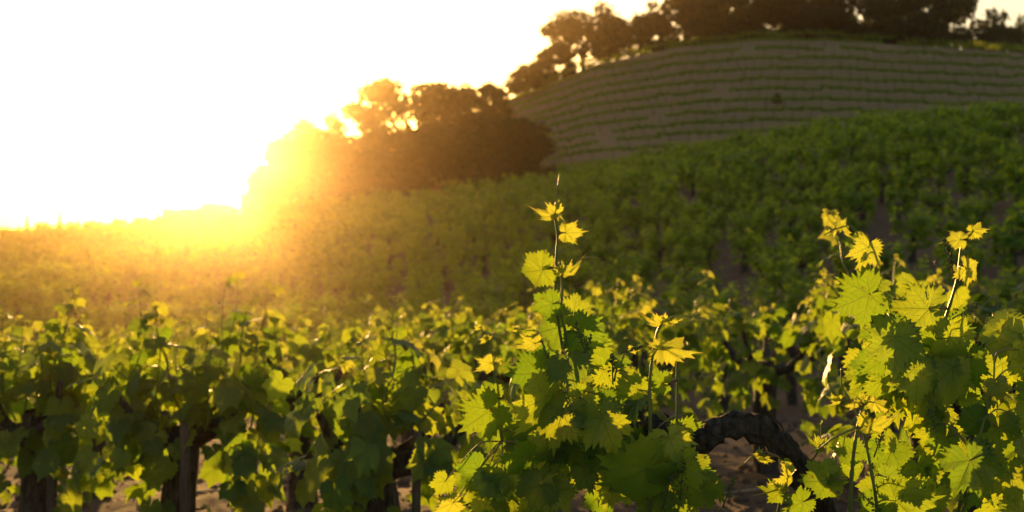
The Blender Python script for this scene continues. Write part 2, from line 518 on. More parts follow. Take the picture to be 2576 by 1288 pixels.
def vine_objects(name, plan, base, seed, label, group, petioles=False):
    rng = random.Random(seed + 99)
    t = link(name, None, None, base); t.empty_display_size = .2
    tag(t, label, 'grapevine', group)
    link('trunk', mesh_np('trunk', *trunk_vt(plan, seed, 12, 7), M_BARK, smooth_shade=True), t)
    for i, a in enumerate(plan['arms']):
        link('arm', mesh_np('arm', *arm_vt(a, plan['trunk_r'], seed + i, 10, 6), M_BARK, smooth_shade=True), t)
    for p in plan['shoots']:
        n = len(p)
        link('shoot', mesh_np('shoot', *tube(p, [.0048 - .0034 * i / (n - 1) for i in range(n)], 6), M_SHOOT, smooth_shade=True), t)
    for p in plan['tendrils']:
        q = catmull(p, 4); n = len(q)
        link('tendril', mesh_np('tendril', *tube(q, [.0016 - .001 * i / (n - 1) for i in range(n)], 4), M_TENDRIL, smooth_shade=True), t)
    pet = []
    for j, T, Nn, sz, young, p in plan['leaves']:
        add_leaf(t, rng.choice(NEARY if young else NEAR), leaf_frame(j, T, Nn, sz, rng.uniform(.85, 1.1)))
        if .004 < (j - p).length < .16: pet.append(tube([p, p.lerp(j, .55) + Vector((0, 0, .008)), j], [.0018, .0014, .0012], 4))
    if pet: tag(link('petioles', mesh_np('petioles', *join_vt(pet), M_PET), t), kind='stuff')
    return t

# cheap leaf for joined foliage
STAR = np.array([(0, 0, 0)] + [(r * math.sin(math.radians(a)), r * math.cos(math.radians(a)), z) for a, r, z in
       ((-150, .42, -.05), (-110, .64, -.12), (-80, .5, 0), (-52, .84, -.14), (-27, .58, .02), (0, 1., -.2), (27, .58, .02), (52, .84, -.14), (80, .5, 0), (110, .64, -.12), (150, .42, -.05))])
START = np.array([(0, i + 1, i) for i in range(1, 11)])
QUAD = np.array([(0, -.3, 0), (-.68, .25, -.1), (0, .95, -.12), (.68, .25, -.1)])
QUADT = np.array([(0, 2, 1), (0, 3, 2)])

def foliage_vt(plan, base, baseT, rng, scale=1.0, keep=1.0):
    Vs, Ts, ti = [], [], []
    o = 0; vt = rng.uniform(-.15, .2)
    for j, T, Nn, sz, young, p in plan['leaves']:
        if rng.random() > keep: continue
        M = leaf_frame(j, T, Nn, sz * scale, 1.0)
        A = np.array(M)
        v = base @ A[:3, :3].T + A[:3, 3]
        Vs.append(v); Ts.append(baseT + o); o += len(v)
        ti.append(np.full(len(v), (.75 + .6 * rng.random()) if young else rng.random() * .6 + vt))
    return np.vstack(Vs), np.vstack(Ts), np.concatenate(ti)

# ------------------------------------------------------------------ foreground vine (in focus, about 2.4 m away)
BASE_X, BASE_Y = (2190 - CX) / F * 2.75, 2.75
HB = Vector((BASE_X, BASE_Y, TZ(BASE_X, BASE_Y)))
hero = link('grapevine', None, None, HB)
tag(hero, 'large sharp old grapevine nearest the camera, with arching dark bark arm and tall centre shoot', 'grapevine')

def hp_(px, py, d): return P(px, py, d) - HB

def hero_tube(name, pxs, r0, r1, mat, sides=8, seg=6, bump=0, seed=0, parent=None, node=0.0):
    path = catmull([hp_(*p) for p in pxs], seg); n = len(path)
    rad = [r0 + (r1 - r0) * i / (n - 1) for i in range(n)]
    if node: rad = [r * (1 + node * max(0, math.sin(i * 1.3)) ** 6) for i, r in enumerate(rad)]
    return link(name, mesh_np(name, *tube(path, rad, sides, bump, seed), mat, smooth_shade=True), parent or hero), path

# trunk and arms
head = hp_(2200, 1460, 2.72)
tp = catmull([Vector((0, 0, -.1)), Vector((.02, .01, .25)), head * .75 + Vector((-.02, 0, 0)), head, head + Vector((0, 0, .05))], 8)
link('trunk', mesh_np('trunk', *tube(tp, [.085 - .02 * i / (len(tp) - 1) + .012 * math.sin(i * .7) for i in range(len(tp))], 18, .2, 5), M_BARK, smooth_shade=True), hero)
ARM_A = [(2200, 1450, 2.72), (2110, 1345, 2.66), (2045, 1255, 2.6), (2005, 1165, 2.57), (1945, 1102, 2.55), (1880, 1070, 2.54), (1815, 1078, 2.54), (1768, 1108, 2.54), (1700, 1092, 2.56), (1640, 1078, 2.58), (1580, 1092, 2.6)]
pathA = catmull([hp_(*p) for p in ARM_A], 8)
nA = len(pathA)
armA = link('arm', mesh_np('arm', *tube(pathA, [.026 - .010 * (i / (nA - 1)) + .003 * math.sin(i * .9) + .004 * max(0, math.sin(i * .37)) ** 8 for i in range(nA)], 22, .24, 8), M_BARK, smooth_shade=True), hero)
ARM_B = [(2205, 1450, 2.72), (2270, 1330, 2.76), (2318, 1215, 2.78), (2322, 1100, 2.78), (2318, 1000, 2.76), (2300, 930, 2.74)]
pathB = catmull([hp_(*p) for p in ARM_B], 8); nB = len(pathB)
link('arm', mesh_np('arm', *tube(pathB, [.027 - .008 * (i / (nB - 1)) + .003 * math.sin(i * .8) for i in range(nB)], 16, .18, 12), M_BARK, smooth_shade=True), hero)
# loose strips of bark on the arm
rb = np.random.RandomState(4)
for k in range(60):
    i = rb.randint(10, nA - 6); c = pathA[i]; nx_ = pathA[min(nA - 1, i + 3)]
    off = Vector((rb.uniform(-.02, .02), -abs(rb.uniform(.008, .022)), rb.uniform(-.018, .022)))
    a = c + off; b = nx_ + off * 1.1 + Vector((0, 0, rb.uniform(-.008, .014)))
    link('bark_strip', mesh_np('bark_strip', *tube([a, a.lerp(b, .5) + Vector((0, -.003, .002)), b], [.001, .0028, .0008], 4), M_BARK), armA)

SH = {}; SHO = {}
def shoot(key, pts, r0=.0046, r1=.0014):
    o, p = hero_tube('shoot', pts, r0 * .68, r1 * .7, M_SHOOT, 8, 6, node=.35)
    SH[key] = p; SHO[key] = o
shoot('c1', [(1440, 1100, 2.5), (1412, 1010, 2.47), (1412, 900, 2.45), (1424, 850, 2.44), (1412, 790, 2.43), (1414, 730, 2.43), (1412, 690, 2.43), (1408, 660, 2.43)], .0052, .0022)
shoot('c0', [(1420, 905, 2.46), (1402, 790, 2.45), (1397, 690, 2.44), (1402, 600, 2.44), (1396, 545, 2.44), (1398, 510, 2.44), (1403, 470, 2.44), (1407, 436, 2.44)], .0042, .0009)
shoot('c2', [(1398, 960, 2.44), (1374, 890, 2.42), (1358, 845, 2.42), (1344, 831, 2.42), (1310, 828, 2.42), (1292, 826, 2.42)], .003, .001)
shoot('c3', [(1634, 1285, 2.42), (1636, 1100, 2.40), (1634, 980, 2.40), (1641, 900, 2.40), (1652, 840, 2.40), (1664, 812, 2.40)], .0052, .0022)
shoot('c4', [(1702, 1090, 2.47), (1704, 1000, 2.46), (1703, 940, 2.46), (1704, 890, 2.46)], .0036, .0026)
shoot('c5', [(1264, 1110, 2.6), (1253, 1050, 2.6), (1248, 980, 2.6), (1238, 910, 2.6), (1222, 850, 2.6), (1205, 820, 2.6)], .0042, .0015)
shoot('c6', [(1545, 960, 2.48), (1552, 925, 2.48), (1566, 895, 2.48), (1590, 876, 2.48)], .0026, .001)
shoot('r1', [(2300, 960, 2.6), (2262, 890, 2.5), (2222, 800, 2.44), (2204, 740, 2.43), (2196, 684, 2.42), (2172, 612, 2.42), (2140, 568, 2.42), (2118, 567, 2.42), (2072, 592, 2.42)], .0052, .0014)
shoot('r2', [(2330, 960, 2.62), (2355, 880, 2.52), (2374, 815, 2.46), (2397, 743, 2.44), (2410, 690, 2.43), (2420, 612, 2.43), (2441, 581, 2.43)], .0054, .002)
shoot('s1', [(2130, 1440, 2.45), (2138, 1288, 2.36), (2144, 1175, 2.35), (2154, 1095, 2.34), (2163, 1050, 2.34), (2172, 1020, 2.34)], .0056, .0026)
shoot('s2', [(2225, 1440, 2.5), (2208, 1288, 2.38), (2190, 1175, 2.37), (2172, 1090, 2.37), (2140, 1010, 2.37), (2118, 970, 2.37), (2116, 925, 2.37)], .005, .0012)
shoot('t1', [(2370, 1440, 2.5), (2420, 1250, 2.42), (2448, 1160, 2.40), (2468, 1085, 2.39), (2490, 1003, 2.39), (2500, 955, 2.39)], .0052, .003)
shoot('u1', [(2040, 1160, 2.48), (2055, 1140, 2.45), (2064, 1100, 2.45), (2066, 1062, 2.45)], .0026, .001)
shoot('w1', [(1955, 1300, 2.42), (1968, 1210, 2.4), (1960, 1150, 2.4)], .003, .002)

def tendril(pts, r0=.0014, r1=.0005):
    a = hp_(*pts[0])
    key = min(SH, key=lambda k: min((q - a).length for q in SH[k]))
    hero_tube('tendril', pts, r0, r1, M_TENDRIL, 5, 6, parent=SHO[key])
tendril([(1399, 525, 2.44), (1412, 500, 2.44), (1426, 483, 2.44), (1421, 478, 2.44)])
tendril([(1397, 520, 2.44), (1401, 470, 2.44), (1398, 450, 2.44), (1393, 455, 2.44)])
tendril([(1430, 685, 2.43), (1452, 660, 2.43), (1466, 630, 2.42), (1470, 612, 2.42)])
tendril([(1458, 652, 2.43), (1480, 648, 2.42), (1500, 647, 2.42), (1510, 655, 2.42)])
tendril([(1672, 806, 2.4), (1700, 795, 2.4), (1745, 796, 2.4), (1800, 809, 2.4)])
tendril([(1745, 796, 2.4), (1765, 806, 2.4), (1770, 814, 2.4)], .001)
tendril([(2500, 960, 2.39), (2502, 915, 2.39), (2501, 880, 2.39), (2507, 868, 2.39)])
tendril([(2501, 905, 2.39), (2493, 885, 2.39), (2484, 868, 2.39)], .0011)
tendril([(2502, 958, 2.39), (2525, 935, 2.38), (2550, 923, 2.38), (2590, 920, 2.38)], .0018)
tendril([(2170, 1060, 2.34), (2148, 1030, 2.34), (2130, 1000, 2.35), (2125, 985, 2.35), (2140, 980, 2.35)])
tendril([(2155, 1075, 2.34), (2100, 1100, 2.36), (2066, 1125, 2.38), (2040, 1140, 2.4)], .0022, .0012)
tendril([(1700, 1045, 2.46), (1680, 1055, 2.46), (1655, 1075, 2.45)], .0016)
tendril([(1875, 1165, 2.42), (1890, 1150, 2.42), (1912, 1140, 2.42)], .0018)

# leaves: junction px,py, tip px,py, depth, pitch(tip towards camera +), roll about midrib, width factor, kind, shoot
HL = [
 # centre shoot, top to bottom
 (1395, 537, 1350, 551, 2.44, 35, 55, .95, 'y', 'c0'), (1396, 540, 1422, 541, 2.44, 20, -60, .9, 'y', 'c0'),
 (1424, 586, 1472, 589, 2.44, 15, 12, 1.0, 'y', 'c0'), (1399, 520, 1403, 500, 2.44, 30, 60, .6, 'y', 'c0'),
 (1364, 679, 1288, 694, 2.42, -18, 14, 1.05, 'm', 'c0'), (1372, 672, 1388, 664, 2.41, 30, 62, .7, 'y', 'c0'),
 (1414, 690, 1473, 687, 2.42, 10, 62, 1.0, 'y', 'c1'), (1411, 676, 1412, 650, 2.42, 30, 40, .5, 'y', 'c1'),
 (1390, 764, 1322, 792, 2.41, -10, 22, .95, 'm', 'c1'), (1443, 788, 1514, 762, 2.45, -15, -10, 1.15, 'm', 'c1'),
 (1459, 835, 1545, 868, 2.43, 12, 14, 1.1, 'm', 'c1'), (1410, 790, 1368, 812, 2.46, 0, 20, 1.2, 'm', 'c1'),
 (1408, 822, 1330, 842, 2.47, -12, -10, 1.2, 'm', 'c1'), (1344, 864, 1293, 886, 2.40, 20, 45, .9, 'y', 'c2'),
 (1340, 832, 1312, 848, 2.41, 10, 40, .8, 'y', 'c2'), (1300, 826, 1287, 838, 2.41, 10, 30, .8, 'y', 'c2'), (1294, 826, 1285, 818, 2.41, 0, 30, .6, 'y', 'c2'),
 (1358, 940, 1252, 950, 2.44, -20, 18, 1.15, 'm', 'c1'), (1370, 890, 1330, 930, 2.46, 0, -20, 1.3, 'm', 'c2'),
 (1430, 912, 1446, 975, 2.36, 48, 0, 1.15, 'm', 'c1'), (1372, 1000, 1300, 1145, 2.38, 8, 52, .8, 'm', 'c1'),
 (1360, 985, 1270, 1040, 2.45, -20, -30, .95, 'm', 'c1'), (1414, 1038, 1368, 1155, 2.37, 16, -24, .85, 'd', 'c1'),
 (1516, 1052, 1556, 1165, 2.36, 14, 8, .95, 'd', 'c1'), (1530, 1000, 1598, 1000, 2.39, 20, 40, .9, 'd', 'c1'),
 (1470, 1000, 1440, 1085, 2.42, 10, 20, .9, 'd', 'c1'), (1422, 1130, 1438, 1200, 2.46, -10, 8, 1.0, 'm', 'c1'),
 (1400, 1120, 1372, 1190, 2.47, -10, -20, .9, 'm', 'c1'), (1480, 1110, 1520, 1180, 2.5, -10, -20, 1.0, 'm', 'c1'),
 (1603, 980, 1540, 956, 2.44, 22, 30, 1.0, 'm', 'c3'), (1556, 906, 1592, 900, 2.47, 20, -40, 1.0, 'm', 'c6'),
 (1588, 878, 1612, 884, 2.47, 20, 40, .9, 'y', 'c6'), (1575, 935, 1600, 960, 2.48, 20, -30, .9, 'm', 'c6'),
 (1480, 880, 1490, 960, 2.5, -8, 14, 1.25, 'm', 'c1'), (1440, 860, 1410, 930, 2.52, -8, -14, 1.2, 'm', 'c1'),
 (1520, 930, 1552, 990, 2.52, 0, 14, 1.1, 'm', 'c1'),
 (1626, 1178, 1486, 1272, 2.35, -14, 26, .95, 'm', 'c3'), (1684, 1100, 1706, 1170, 2.36, 32, 6, 1.2, 'd', 'c3'),
 (1708, 1082, 1787, 1068, 2.49, 0, 40, 1.0, 'm', 'c4'), (1655, 1156, 1683, 1236, 2.38, 12, -18, 1.0, 'm', 'c3'),
 (1712, 1170, 1748, 1275, 2.37, 10, 48, .9, 'm', 'c3'), (1668, 964, 1612, 958, 2.41, -10, 10, 1.0, 'm', 'c4'),
 (1672, 958, 1690, 925, 2.41, 20, 60, .8, 'y', 'c4'), (1668, 874, 1770, 884, 2.38, 8, 58, 1.1, 'y', 'c3'),
 (1658, 870, 1620, 864, 2.41, 10, 66, .8, 'y', 'c3'), (1662, 811, 1617, 816, 2.39, 20, 50, .8, 'y', 'c3'),
 (1690, 806, 1722, 798, 2.39, 20, 62, .7, 'y', 'c3'), (1670, 803, 1700, 818, 2.4, 20, 50, .6, 'y', 'c3'),
 (1760, 1230, 1800, 1300, 2.4, 10, 20, 1.1, 'm', 'c3'), (1640, 1240, 1600, 1310, 2.42, 10, -20, 1.1, 'd', 'c3'),
 (1790, 1215, 1840, 1262, 2.42, 10, -30, .9, 'm', 'c3'), (1700, 1260, 1690, 1320, 2.38, 10, 20, 1.1, 'm', 'c3'),
 # left low shoot
 (1234, 914, 1195, 942, 2.58, 10, 24, .95, 'y', 'c5'), (1248, 915, 1266, 894, 2.58, 10, -40, .9, 'y', 'c5'),
 (1220, 850, 1204, 868, 2.58, 10, 40, .8, 'y', 'c5'), (1206, 824, 1190, 836, 2.58, 10, 40, .8, 'y', 'c5'), (1224, 850, 1242, 842, 2.58, 10, 40, .7, 'y', 'c5'),
 (1240, 1000, 1184, 990, 2.58, -10, 10, 1.1, 'm', 'c5'), (1232, 1032, 1138, 1105, 2.58, -12, 12, .95, 'm', 'c5'),
 (1258, 1030, 1290, 1070, 2.60, 0, 10, 1.0, 'm', 'c5'), (1250, 1080, 1210, 1150, 2.62, 0, -18, 1.0, 'm', 'c5'),
 (1290, 1085, 1338, 1130, 2.6, 20, 20, 1.0, 'd', 'c5'), (1330, 1150, 1248, 1160, 2.52, 30, 38, 1.0, 'd', 'c5'),
 (1205, 1180, 1150, 1240, 2.62, 0, 12, 1.0, 'm', 'c5'), (1270, 1190, 1300, 1275, 2.55, 15, 12, 1.2, 'd', 'c5'),
 (1360, 1220, 1330, 1300, 2.5, 15, -12, 1.2, 'd', 'c5'), (1400, 1230, 1440, 1300, 2.5, 15, 18, 1.1, 'd', 'c1'),
 (1210, 1240, 1190, 1310, 2.6, 5, 12, 1.1, 'd', 'c5'), (1120, 1210, 1095, 1262, 2.65, 0, 20, 1.0, 'm', 'c5'),
 (1140, 1265, 1080, 1290, 2.62, 10, 24, .9, 'y', 'c5'), (1470, 1190, 1500, 1250, 2.5, 15, -22, .9, 'd', 'c1'),
 # right shoot one
 (2116, 572, 2102, 541, 2.41, 10, 34, .85, 'y', 'r1'), (2084, 586, 2068, 590, 2.42, 10, 34, .8, 'y', 'r1'), (2126, 578, 2131, 602, 2.42, 10, 50, .8, 'y', 'r1'),
 (2100, 583, 2092, 600, 2.42, 10, 50, .7, 'y', 'r1'),
 (2184, 622, 2160, 698, 2.39, 12, 8, .95, 'y', 'r1'), (2186, 740, 2080, 792, 2.39, -10, 8, 1.1, 'm', 'r1'),
 (2206, 716, 2248, 694, 2.43, 10, -48, 1.0, 'm', 'r1'), (2150, 640, 2138, 664, 2.43, 0, 66, .8, 'm', 'r1'),
 (2336, 776, 2224, 768, 2.42, -10, -16, 1.05, 'm', 'r2'), (2340, 776, 2376, 757, 2.44, 10, 50, .9, 'm', 'r2'),
 (2415, 603, 2370, 604, 2.41, 0, -14, 1.0, 'y', 'r2'), (2447, 580, 2489, 575, 2.42, 14, 34, .95, 'y', 'r2'), (2438, 592, 2420, 600, 2.42, 0, 60, .7, 'y', 'r2'),
 (2430, 675, 2484, 704, 2.40, 0, -10, 1.0, 'y', 'r2'), (2410, 680, 2396, 700, 2.44, 10, 44, .9, 'm', 'r2'),
 (2250, 848, 2240, 976, 2.34, 16, 4, 1.0, 'd', 'r1'), (2244, 836, 2142, 850, 2.40, -10, -20, .85, 'm', 'r1'),
 (2230, 900, 2155, 965, 2.42, -12, 20, .9, 'm', 'r1'), (2388, 850, 2498, 848, 2.40, -5, 16, .9, 'd', 'r2'),
 (2400, 842, 2428, 770, 2.50, -12, -12, 1.0, 'm', 'r2'), (2300, 925, 2310, 1040, 2.40, 16, -12, 1.0, 'd', 'r1'),
 (2350, 900, 2365, 1000, 2.44, 10, 18, 1.0, 'd', 'r2'), (2398, 925, 2388, 1058, 2.42, 12, 18, .8, 'd', 'r2'),
 (2440, 900, 2460, 1000, 2.46, -10, 42, .8, 'm', 'r2'), (2215, 960, 2190, 1040, 2.5, 0, 20, .9, 'd', 'r1'),
 (2350, 860, 2390, 900, 2.45, 20, -30, 1.0, 'd', 'r2'), (2300, 850, 2330, 930, 2.45, 14, 20, 1.0, 'd', 'r1'),
 # lower right shoots
 (2165, 1013, 2112, 1029, 2.33, 14, 58, .9, 'y', 's1'), (2110, 1008, 2082, 1030, 2.34, 14, 48, .8, 'y', 's1'), (2100, 1004, 2070, 1001, 2.34, 14, 58, .7, 'y', 's1'),
 (2200, 1012, 2244, 1036, 2.33, 14, 44, .8, 'y', 's1'), (2172, 1018, 2182, 990, 2.34, 14, 60, .6, 'y', 's1'), (2160, 1000, 2176, 992, 2.33, 10, 50, .9, 'y', 's1'),
 (2182, 1074, 2268, 1090, 2.33, 10, 52, 1.0, 'y', 's1'), (2143, 1138, 2075, 1136, 2.36, -10, 20, 1.0, 'm', 's1'),
 (2084, 1208, 1996, 1226, 2.33, -8, 8, 1.05, 'm', 's1'), (2090, 1206, 2108, 1170, 2.34, 20, 62, .9, 'm', 's1'),
 (2146, 1180, 2120, 1240, 2.40, 0, 24, 1.0, 'm', 's1'), (2190, 1130, 2240, 1160, 2.42, -10, 24, 1.1, 'm', 's2'),
 (2254, 1260, 2380, 1262, 2.36, 18, 20, 1.0, 'm', 's2'), (2230, 1200, 2300, 1222, 2.44, -5, -20, .9, 'm', 's2'),
 (2200, 1260, 2160, 1310, 2.40, 0, 12, 1.0, 'm', 's2'), (1960, 1240, 1902, 1236, 2.39, -8, 18, .95, 'm', 'w1'),
 (1985, 1200, 1950, 1270, 2.38, 10, 50, .7, 'y', 'w1'), (1975, 1165, 1990, 1190, 2.4, 0, 30, .9, 'm', 'w1'), (2020, 1262, 1960, 1306, 2.37, 0, 20, 1.0, 'm', 's1'),
 (2062, 1118, 2018, 1112, 2.44, 10, 56, .9, 'y', 'u1'), (2066, 1064, 2070, 1052, 2.45, 10, 50, .6, 'y', 'u1'), (2070, 1110, 2076, 1128, 2.45, 10, 40, .7, 'y', 'u1'),
 (1920, 1150, 1950, 1160, 2.41, 10, 30, .8, 'y', 'w1'), (1912, 1142, 1905, 1122, 2.41, 10, 40, .7, 'y', 'w1'), (1905, 1145, 1925, 1166, 2.41, 10, 30, .7, 'y', 'w1'),
 (2508, 966, 2522, 1018, 2.37, 10, 10, 1.0, 'y', 't1'), (2600, 985, 2540, 960, 2.40, -8, 20, 1.1, 'm', 't1'),
 (2459, 1058, 2394, 1080, 2.39, -10, 10, 1.05, 'm', 't1'), (2462, 1060, 2486, 1020, 2.41, 10, 50, 1.0, 'd', 't1'),
 (2512, 1075, 2528, 1170, 2.42, -8, 8, 1.1, 'm', 't1'), (2560, 1050, 2600, 1110, 2.43, 0, 10, 1.0, 'm', 't1'),
 (2440, 1158, 2480, 1270, 2.33, 26, 18, .95, 'd', 't1'), (2478, 1150, 2512, 1230, 2.36, 10, 46, 1.0, 'm', 't1'),
 (2540, 1190, 2560, 1290, 2.40, 0, 20, 1.0, 'm', 't1'), (2380, 1100, 2360, 1180, 2.50, 5, 16, 1.0, 'd', 't1'), (2420, 1190, 2392, 1230, 2.42, 0, 30, .9, 'm', 't1'),
 (2350, 1070, 2372, 1108, 2.52, 10, 50, .8, 'm', 't1'), (2560, 880, 2610, 900, 2.5, 0, 10, 1.0, 'd', 't1'),
 (2450, 1240, 2430, 1300, 2.42, 10, 20, 1.0, 'd', 't1'), (2330, 1225, 2300, 1260, 2.5, 10, 20, 1.0, 'd', 's2'),
]
rh = random.Random(21)
for (jx, jy, tx, ty, d, pit, rol, wx, kind, sh) in HL:
    J = hp_(jx, jy, d)
    dv = Vector(((tx - jx), 0, -(ty - jy)))
    Lp = dv.length / F * d; dv.normalize()
    p = math.radians(pit + rh.uniform(-4, 4))
    Td = dv * math.cos(p) + Vector((0, -1, 0)) * math.sin(p)
    L = Lp / max(.4, math.cos(p))
    side = dv.cross(Vector((0, -1, 0)))
    N0 = (Vector((0, -1, 0)) * math.cos(p) - dv * math.sin(p))
    # leaves hang so that their upper face looks up and out
    rr = math.radians(rol)
    X = Td.cross(N0)
    s = 1 if X.z < 0 else -1
    Nn = N0 * math.cos(rr) + X * (-s if rol > 0 else s) * -math.sin(abs(rr)) * (1 if rol > 0 else 1)
    mesh = rh.choice(YOUNG if kind == 'y' else HERO)
    o = add_leaf(hero, mesh, leaf_frame(J, Td, Nn, L, wx))
    # petiole to the nearest point of its shoot
    path = SH[sh]
    best = min(path, key=lambda q: (q - J).length + .25 * max(0, q.z - J.z))
    g = (best - J).length
    if .006 < g < .19:
        mid = best.lerp(J, .5) + Vector((0, 0, .10 * g)) - Td * .12 * g
        pp = catmull([best, mid, J], 5)
        link('petiole', mesh_np('petiole', *tube(pp, [.0016 - .0006 * i / (len(pp) - 1) for i in range(len(pp))], 6), M_PET, smooth_shade=True), SHO[sh])

# hanging leaves deeper inside the vine
rf = random.Random(5)
def filler(n, x0, x1, y0, y1, d0, d1, szs):
    for _ in range(n):
        d = rf.uniform(d0, d1)
        J = hp_(rf.uniform(x0, x1), rf.uniform(y0, y1), d)
        Td = Vector((rf.uniform(-.8, .8), rf.uniform(-.5, .3), rf.uniform(-1, -.2)))
        Nn = Vector((rf.uniform(-.6, .6), rf.uniform(-1, -.2), rf.uniform(0, .8)))
        add_leaf(hero, rf.choice(HERO), leaf_frame(J, Td, Nn, rf.uniform(*szs)))
filler(16, 1300, 1560, 930, 1120, 2.52, 2.72, (.055, .085))
filler(18, 1180, 1560, 1120, 1300, 2.55, 2.85, (.06, .09))
filler(12, 1600, 1760, 1110, 1290, 2.5, 2.7, (.05, .08))
filler(16, 2180, 2480, 840, 1040, 2.55, 2.8, (.055, .09))
filler(22, 2200, 2580, 1050, 1300, 2.5, 2.85, (.055, .09))
filler(16, 1400, 1610, 960, 1150, 2.46, 2.9, (.06, .09))
filler(14, 2200, 2460, 820, 1020, 2.5, 2.9, (.06, .09))
filler(8, 2500, 2600, 820, 1050, 2.55, 2.8, (.055, .09))

# bead-like flower clusters
def flower_cluster(px, py, d, ln, ang, seed):
    r = np.random.RandomState(seed)
    oct_v = np.array([(1, 0, 0), (-1, 0, 0), (0, 1, 0), (0, -1, 0), (0, 0, 1), (0, 0, -1)], float)
    oct_t = np.array([(0, 2, 4), (2, 1, 4), (1, 3, 4), (3, 0, 4), (2, 0, 5), (1, 2, 5), (3, 1, 5), (0, 3, 5)])
    ax = np.array([math.cos(ang), 0, math.sin(ang)])
    c0 = np.array(hp_(px, py, d)); parts = []
    for k in range(44):
        t = r.uniform(0, 1)
        w = ln * .24 * (1 - .75 * t)
        c = c0 + ax * ln * t + r.uniform(-1, 1, 3) * w
        parts.append((oct_v * r.uniform(.0016, .0026) + c, oct_t))
    parts.append(tube([Vector(c0 - ax * .02), Vector(c0 + ax * ln * .5), Vector(c0 + ax * ln)], [.0013, .001, .0006], 4))
    link('flower_cluster', mesh_np('flower_cluster', *join_vt(parts), M_FLOWER, smooth_shade=True), hero)
for k, a in enumerate([(1470, 880, 2.42, .05, 1.9), (1462, 905, 2.41, .045, 1.2), (1541, 940, 2.45, .035, 1.6), (1430, 1000, 2.38, .05, -1.4), (1440, 1030, 2.37, .04, -1),
                       (1675, 1250, 2.36, .05, 1.3), (1713, 1230, 2.36, .05, 1.5), (1828, 1250, 2.4, .035, 1.2), (2200, 735, 2.42, .05, -1.0), (2388, 640, 2.42, .03, 1.9), (2395, 668, 2.42, .03, 1.7),
                       (2408, 795, 2.42, .045, .5), (2208, 1122, 2.35, .035, 1.25), (2180, 1255, 2.36, .045, -.8), (1590, 880, 2.45, .02, .3), (2345, 1010, 2.41, .05, -1.5)]):
    flower_cluster(*a, 100 + k)

# ------------------------------------------------------------------ near vines (leaves built one by one)
def at_px(px, d):
    x = (px - CX) / F * d
    return Vector((x, d, TZ(x, d)))
def sh_px(base, items):
    return [(P(a, b, d) - base, P(c, e, d2) - base) for a, b, d, c, e, d2 in items]

NV = []
b = at_px(90, 6.0)
NV.append((b, vine_plan(301, front=28, leafsize=.086, head=.62, skirt=77, shoots=sh_px(b, [(60, 1040, 6, 10, 850, 5.9), (110, 1020, 6, 190, 715, 6), (120, 1020, 5.9, 206, 735, 5.9), (130, 1030, 6, 160, 790, 6), (150, 1050, 6.1, 215, 800, 6.2), (40, 1060, 6, -40, 860, 6), (60, 1040, 6.1, 55, 800, 6.1), (20, 1040, 6, 0, 790, 6), (140, 1040, 5.9, 140, 830, 5.9), (100, 1040, 5.8, 90, 840, 5.7), (170, 1080, 6, 250, 880, 6)])), 'blurred old vine at the left edge with thick pale-lit trunk'))
b = at_px(432, 5.6)
NV.append((b, vine_plan(302, front=42, leafsize=.086, head=.60, skirt=89, arm_r=.32, shoots=sh_px(b, [(400, 1060, 5.6, 378, 715, 5.6), (410, 1060, 5.5, 400, 775, 5.5), (550, 1060, 5.6, 560, 715, 5.6), (590, 1060, 5.6, 625, 760, 5.6), (370, 1060, 5.6, 350, 790, 5.6), (470, 1070, 5.6, 345, 720, 5.5), (560, 1060, 5.7, 592, 695, 5.7), (600, 1060, 5.6, 672, 715, 5.6), (340, 1080, 5.5, 290, 860, 5.5), (480, 1080, 5.6, 480, 800, 5.6), (630, 1080, 5.5, 665, 790, 5.5), (510, 1080, 5.7, 520, 770, 5.7), (520, 1080, 5.4, 540, 840, 5.4), (640, 1100, 5.6, 700, 870, 5.6), (430, 1080, 5.8, 450, 830, 5.8), (280, 1100, 5.6, 240, 900, 5.6)])), 'blurred vine below the sun with two tall shoots and a wooden stake'))
b = at_px(985, 4.7)
NV.append((b, vine_plan(303, front=36, leafsize=.086, head=.60, skirt=82, arm_r=.3, shoots=sh_px(b, [(900, 1080, 4.7, 880, 930, 4.7), (960, 1060, 4.7, 1000, 745, 4.7), (1040, 1070, 4.7, 1062, 880, 4.7), (930, 1060, 4.6, 915, 850, 4.6), (870, 1080, 4.7, 850, 900, 4.7), (980, 1060, 4.6, 975, 830, 4.6), (1000, 1060, 4.8, 960, 800, 4.8), (1010, 1060, 4.8, 1030, 850, 4.8), (1060, 1100, 4.7, 1100, 950, 4.7)])), 'blurred leafy vine left of the tall centre shoot, beside a thin stake'))
NV.append((at_px(760, 7.4), vine_plan(304, front=18, leafsize=.080, top=1.04, nshoot=11, skirt=73), 'blurred vine between the two stakes, further back'))
NV.append((at_px(2480, 4.4), vine_plan(305, front=24, leafsize=.080, top=1.42, nshoot=12, skirt=89, head=.8), 'dark vine behind the sharp right-hand shoots, at the right edge'))
NV.append((at_px(1930, 8.6), vine_plan(306, front=14, leafsize=.080, top=1.22, nshoot=12, skirt=89, arm_r=.4), 'blurred vine with dark trunk seen above the arching bark arm'))
NV.append((at_px(1600, 8.2), vine_plan(307, front=14, leafsize=.080, top=1.04, nshoot=10, skirt=77), 'blurred vine just right of the tall centre shoot'))
NV.append((at_px(1250, 8.8), vine_plan(308, front=14, leafsize=.080, top=1.04, nshoot=10, skirt=77), 'blurred vine just left of the tall centre shoot, further back'))
NV.append((at_px(250, 8.6), vine_plan(309, front=14, leafsize=.080, top=1.04, nshoot=11, skirt=80), 'blurred vine behind the leftmost trunk'))
NV.append((at_px(2210, 7.6), vine_plan(310, front=18, leafsize=.080, top=1.25, nshoot=11, skirt=80), 'blurred vine behind the shoot with the drooping yellow leaf'))
